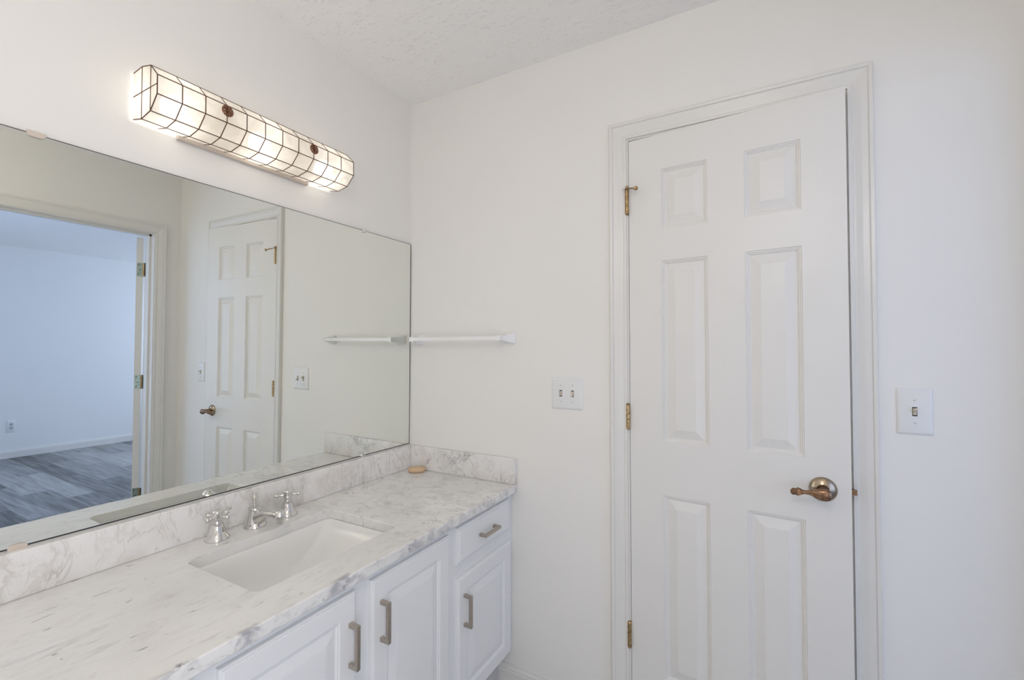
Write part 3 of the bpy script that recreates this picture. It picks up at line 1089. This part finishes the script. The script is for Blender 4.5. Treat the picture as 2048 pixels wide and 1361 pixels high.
# ---------------------------------------------------------------- capiz shell vanity light
LY0, LY1 = -1.043, -.442
PR = [(.001, 2.0365), (.047, 2.0400), (.0922, 2.0295), (.1250, 1.9970), (.1250, 1.9500), (.0915, 1.9165), (.0455, 1.9075), (.001, 1.9165)]
lamp = thing('vanity_light', 'lit long octagonal vanity light of white shell panes in copper strips, above the mirror', 'wall lamp', (WX, -.7425, 1.91))
bm = bmesh.new()
N_ = 11
ys = [LY0 + (LY1 - LY0) * k / N_ for k in range(N_ + 1)]
for k in range(N_):
    for (a, b_) in zip(PR, PR[1:]):
        bm.faces.new([bm.verts.new((q[0], y, q[1])) for q, y in ((a, ys[k]), (b_, ys[k]), (b_, ys[k + 1]), (a, ys[k + 1]))])
for y in (LY0, LY1):
    bm.faces.new([bm.verts.new((q[0], y, q[1])) for q in PR])
obj('shell_shade', bm, M_SHADE, lamp)
bm = bmesh.new()
cw = .00135
for (x, z) in PR[1:-1]:
    rod(bm, (x, LY0, z), (x, LY1, z), cw, 6)
for y in ys:
    for a, b_ in zip(PR, PR[1:]):
        rod(bm, (a[0], y, a[1]), (b_[0], y, b_[1]), cw, 6)
for y in (LY0, LY1):
    rod(bm, (PR[1][0], y, PR[1][1]), (PR[6][0], y, PR[6][1]), cw, 6)
    rod(bm, (PR[2][0], y, PR[2][1]), (PR[5][0], y, PR[5][1]), cw, 6)
    rod(bm, (.001, y, 1.975), (.125, y, 1.975), cw, 6)
obj('came_strips', bm, M_CAME, lamp)
for k in (3, 8):
    bm = bmesh.new()
    c = (.1262, ys[k], 1.9815)
    lathe(bm, [(.0045, 0), (.0045, .003), (.0036, .0055), (0, .0065)], c, (1, 0, 0), 16)
    for ring_r, nb, br in ((.0078, 9, .0022), (.0125, 14, .0024)):
        for j in range(nb):
            t_ = 2 * math.pi * j / nb
            ball(bm, (c[0] + .0022, c[1] + ring_r * math.cos(t_), c[2] + ring_r * math.sin(t_)), br, 10)
    for rr in (.0058, .0102, .0148):
        seg = 32
        for j in range(seg):
            t0_, t1_ = 2 * math.pi * j / seg, 2 * math.pi * (j + 1) / seg
            rod(bm, (c[0] + .001, c[1] + rr * math.cos(t0_), c[2] + rr * math.sin(t0_)), (c[0] + .001, c[1] + rr * math.cos(t1_), c[2] + rr * math.sin(t1_)), .0009, 6)
    obj('medallion', bm, metal('medallion_copper', (.28, .13, .08), .4), lamp, smooth=True)
obj('backplate', box(WX + .0002, .012, -.945, -.54, 1.9045, 2.02), M_CLIP, lamp, bevel=.001)
for y in (-.975, -.7425, -.51):
    bm = bmesh.new()
    lathe(bm, [(0, -.030), (.010, -.029), (.020, -.023), (.027, -.013), (.0300, 0), (.028, .012), (.021, .022), (.014, .029), (.013, .036), (0, .036)], (.050, y, 1.966), (-1, 0, 0), 28)
    bb = obj('bulb', bm, M_BULB, lamp, smooth=True)
    bm = bmesh.new()
    lathe(bm, [(.017, 0), (.017, .014), (.0, .014)], (.014, y, 1.966), (-1, 0, 0), 20)
    obj('lamp_holder', bm, M_PLAST, lamp, smooth=True)

# ---------------------------------------------------------------- added fill globe for the bathroom (unseen, above and behind)
GX, GY = 1.3, -1.7
cl = thing('fill_light', 'added unseen fill globe hanging from the bathroom ceiling behind the camera', 'added fill lamp', (GX, GY, H))
bm = bmesh.new()
lathe(bm, [(.07, 0), (.07, -.012), (.05, -.022), (.010, -.026), (.010, -.295), (.045, -.30), (.045, -.325), (0, -.325)], (GX, GY, H), seg=48)
obj('fill_canopy', bm, M_NICKEL, cl, smooth=True)
bm = bmesh.new()
ball(bm, (GX, GY, H - .44), .13, 40)
obj('fill_globe', bm, M_FILL, cl, smooth=True)

# ---------------------------------------------------------------- towel bar
tb = thing('towel_bar', 'white towel bar on the far wall beside the mirror', 'towel bar', (.31, 0, 1.36))
bm = bmesh.new()
TZ, TY = 1.3705, -.0605
B(bm, .066, .502, TY - .0075, TY + .0075, TZ - .0075, TZ + .0075)
obj('bar', bm, M_TOWEL, tb, bevel=.001)
for xw, xt in ((.054, .064), (.519, .504)):
    bm = bmesh.new()
    def rs(y, k, w_, zt_, zb_, r_):
        x = xw + (xt - xw) * k
        return [Vector((p.x, y, p.y)) for p in rrect(x - w_, x + w_, TZ - zb_, TZ + zt_, r_, 0, 4)]
    loft(bm, [rs(0, 0, .0250, .0225, .0215, .006), rs(-.005, 0, .0250, .0225, .0215, .006), rs(-.009, .05, .0225, .0205, .0205, .006), rs(-.016, .2, .0185, .0165, .0185, .005),
              rs(-.026, .45, .0145, .0128, .0150, .003), rs(-.040, .8, .0115, .0108, .0115, .0015), rs(-.052, 1, .0105, .0100, .0100, .001), rs(-.070, 1, .0105, .0100, .0100, .001)])
    obj('bracket', bm, M_TOWEL, tb, smooth=True, bevel=.0008, seg=1)

# ---------------------------------------------------------------- switches and outlet
def switch_plate(x0, x1, z0_, z1_, tog, name, label):
    t = thing(name, label, 'light switch', ((x0 + x1) / 2, 0, z0_))
    cx_, cz_ = (x0 + x1) / 2, (z0_ + z1_) / 2
    bm = bmesh.new()
    def rs(y, i, r_):
        return [Vector((p.x, y, p.y)) for p in rrect(x0 + i, x1 - i, z0_ + i, z1_ - i, r_, 0, 3)]
    loft(bm, [rs(0, 0, .002), rs(-.0022, .0004, .003), rs(-.0045, .0028, .004), rs(-.0062, .0072, .004)])
    obj('plate', bm, M_PLAST, t, smooth=True)
    for xc, upw in tog:
        bm = bmesh.new()
        B(bm, xc - .0052, xc + .0052, -.0064, -.0058, cz_ - .0120, cz_ + .0120)
        sl = obj('switch_slot', bm, M_SLOT, t)
        bm = bmesh.new()
        s = 1 if upw else -1
        # rocker body + lever
        B(bm, xc - .0040, xc + .0040, -.0078, -.0060, cz_ - .0085 * 1, cz_ + .0085)
        base_ = [Vector((xc + a, -.0065, cz_ + b_)) for a, b_ in ((-.0036, -.0055), (.0036, -.0055), (.0036, .0055), (-.0036, .0055))]
        tip_ = [Vector((xc + a, -.0195, cz_ + s * .0085 + b_)) for a, b_ in ((-.0030, -.0022), (.0030, -.0022), (.0030, .0022), (-.0030, .0022))]
        loft(bm, [base_, tip_])
        obj('toggle', bm, M_IVORY, t, bevel=.0005, seg=1)
        for zz in (-.0302, .0302):
            bm = bmesh.new()
            lathe(bm, [(0, 0), (.0034, 0), (.0031, .0009), (.0015, .0013), (0, .0013)], (xc, -.0061, cz_ + zz), (0, -1, 0), 16)
            sc_ = obj('screw', bm, M_PLAST, t, smooth=True)
            bm = bmesh.new()
            a_ = R(35 if zz > 0 else -45)
            dx, dz = math.cos(a_) * .0028, math.sin(a_) * .0028
            px, pz = -math.sin(a_) * .0004, math.cos(a_) * .0004
            hexa(bm, [Vector((xc + sa * dx + sb * px, yy, cz_ + zz + sa * dz + sb * pz)) for sa in (-1, 1) for sb in (-1, 1) for yy in (-.0070, -.00765)])
            obj('screw_slot', bm, M_SLOT, sc_)
switch_plate(.7000, .8220, 1.1035, 1.2215, [(.7380, True), (.7845, False)], 'double_switch', 'white double light switch plate between the towel bar and the closet door')
switch_plate(1.7110, 1.7870, 1.0995, 1.2220, [(1.7480, True)], 'single_switch', 'white single light switch plate right of the closet door')

ot = thing('power_outlet', 'white duplex power outlet low on the blue-lit bedroom wall, seen in the mirror', 'power outlet', (BX, .196, .30))
bm = bmesh.new()
def rs(x, i, r_):
    return [Vector((x, p.x, p.y)) for p in rrect(.160 + i, .232 - i, .297 + i, .434 - i, r_, 0, 3)]
loft(bm, [rs(BX, 0, .002), rs(BX - .003, .001, .003), rs(BX - .006, .006, .004)])
obj('plate', bm, M_PLAST, ot, smooth=True)
for dz in (-.021, .021):
    bm = bmesh.new()
    lathe(bm, [(.0175, 0), (.0175, .002), (0, .002)], (BX - .006, .196, .3655 + dz), (-1, 0, 0), 24)
    rc = obj('receptacle', bm, paint('receptacle_grey', (.55, .55, .56), .4), ot)
    bm = bmesh.new()
    for yy in (-.0065, .0065):
        B(bm, BX - .0088, BX - .0079, .196 + yy - .0014, .196 + yy + .0014, .3655 + dz - .002, .3655 + dz + .007)
    B(bm, BX - .0088, BX - .0079, .1935, .1985, .3655 + dz - .011, .3655 + dz - .006)
    obj('pin_slot', bm, M_SLOT, rc)

# ---------------------------------------------------------------- soap bar in the counter corner
bm = bmesh.new()
sc0 = Vector((.088, -.058, CZT))
A_ = Vector((.83, .55, 0))
B2 = Vector((-.55, .83, 0))
lv = [(.001, .78), (.004, .92), (.009, .995), (.0125, 1.0), (.016, .97), (.0195, .86), (.0215, .68), (.0225, .4), (.0228, .12)]
loft(bm, [ell(sc0 + Vector((0, 0, z)), A_, B2, .0375 * k, .0255 * k, 36, 2.3) for z, k in lv])
tag(obj('soap_bar', bm, M_SOAP, None, smooth=True), 'tan oval soap bar in the corner of the marble countertop', 'soap')
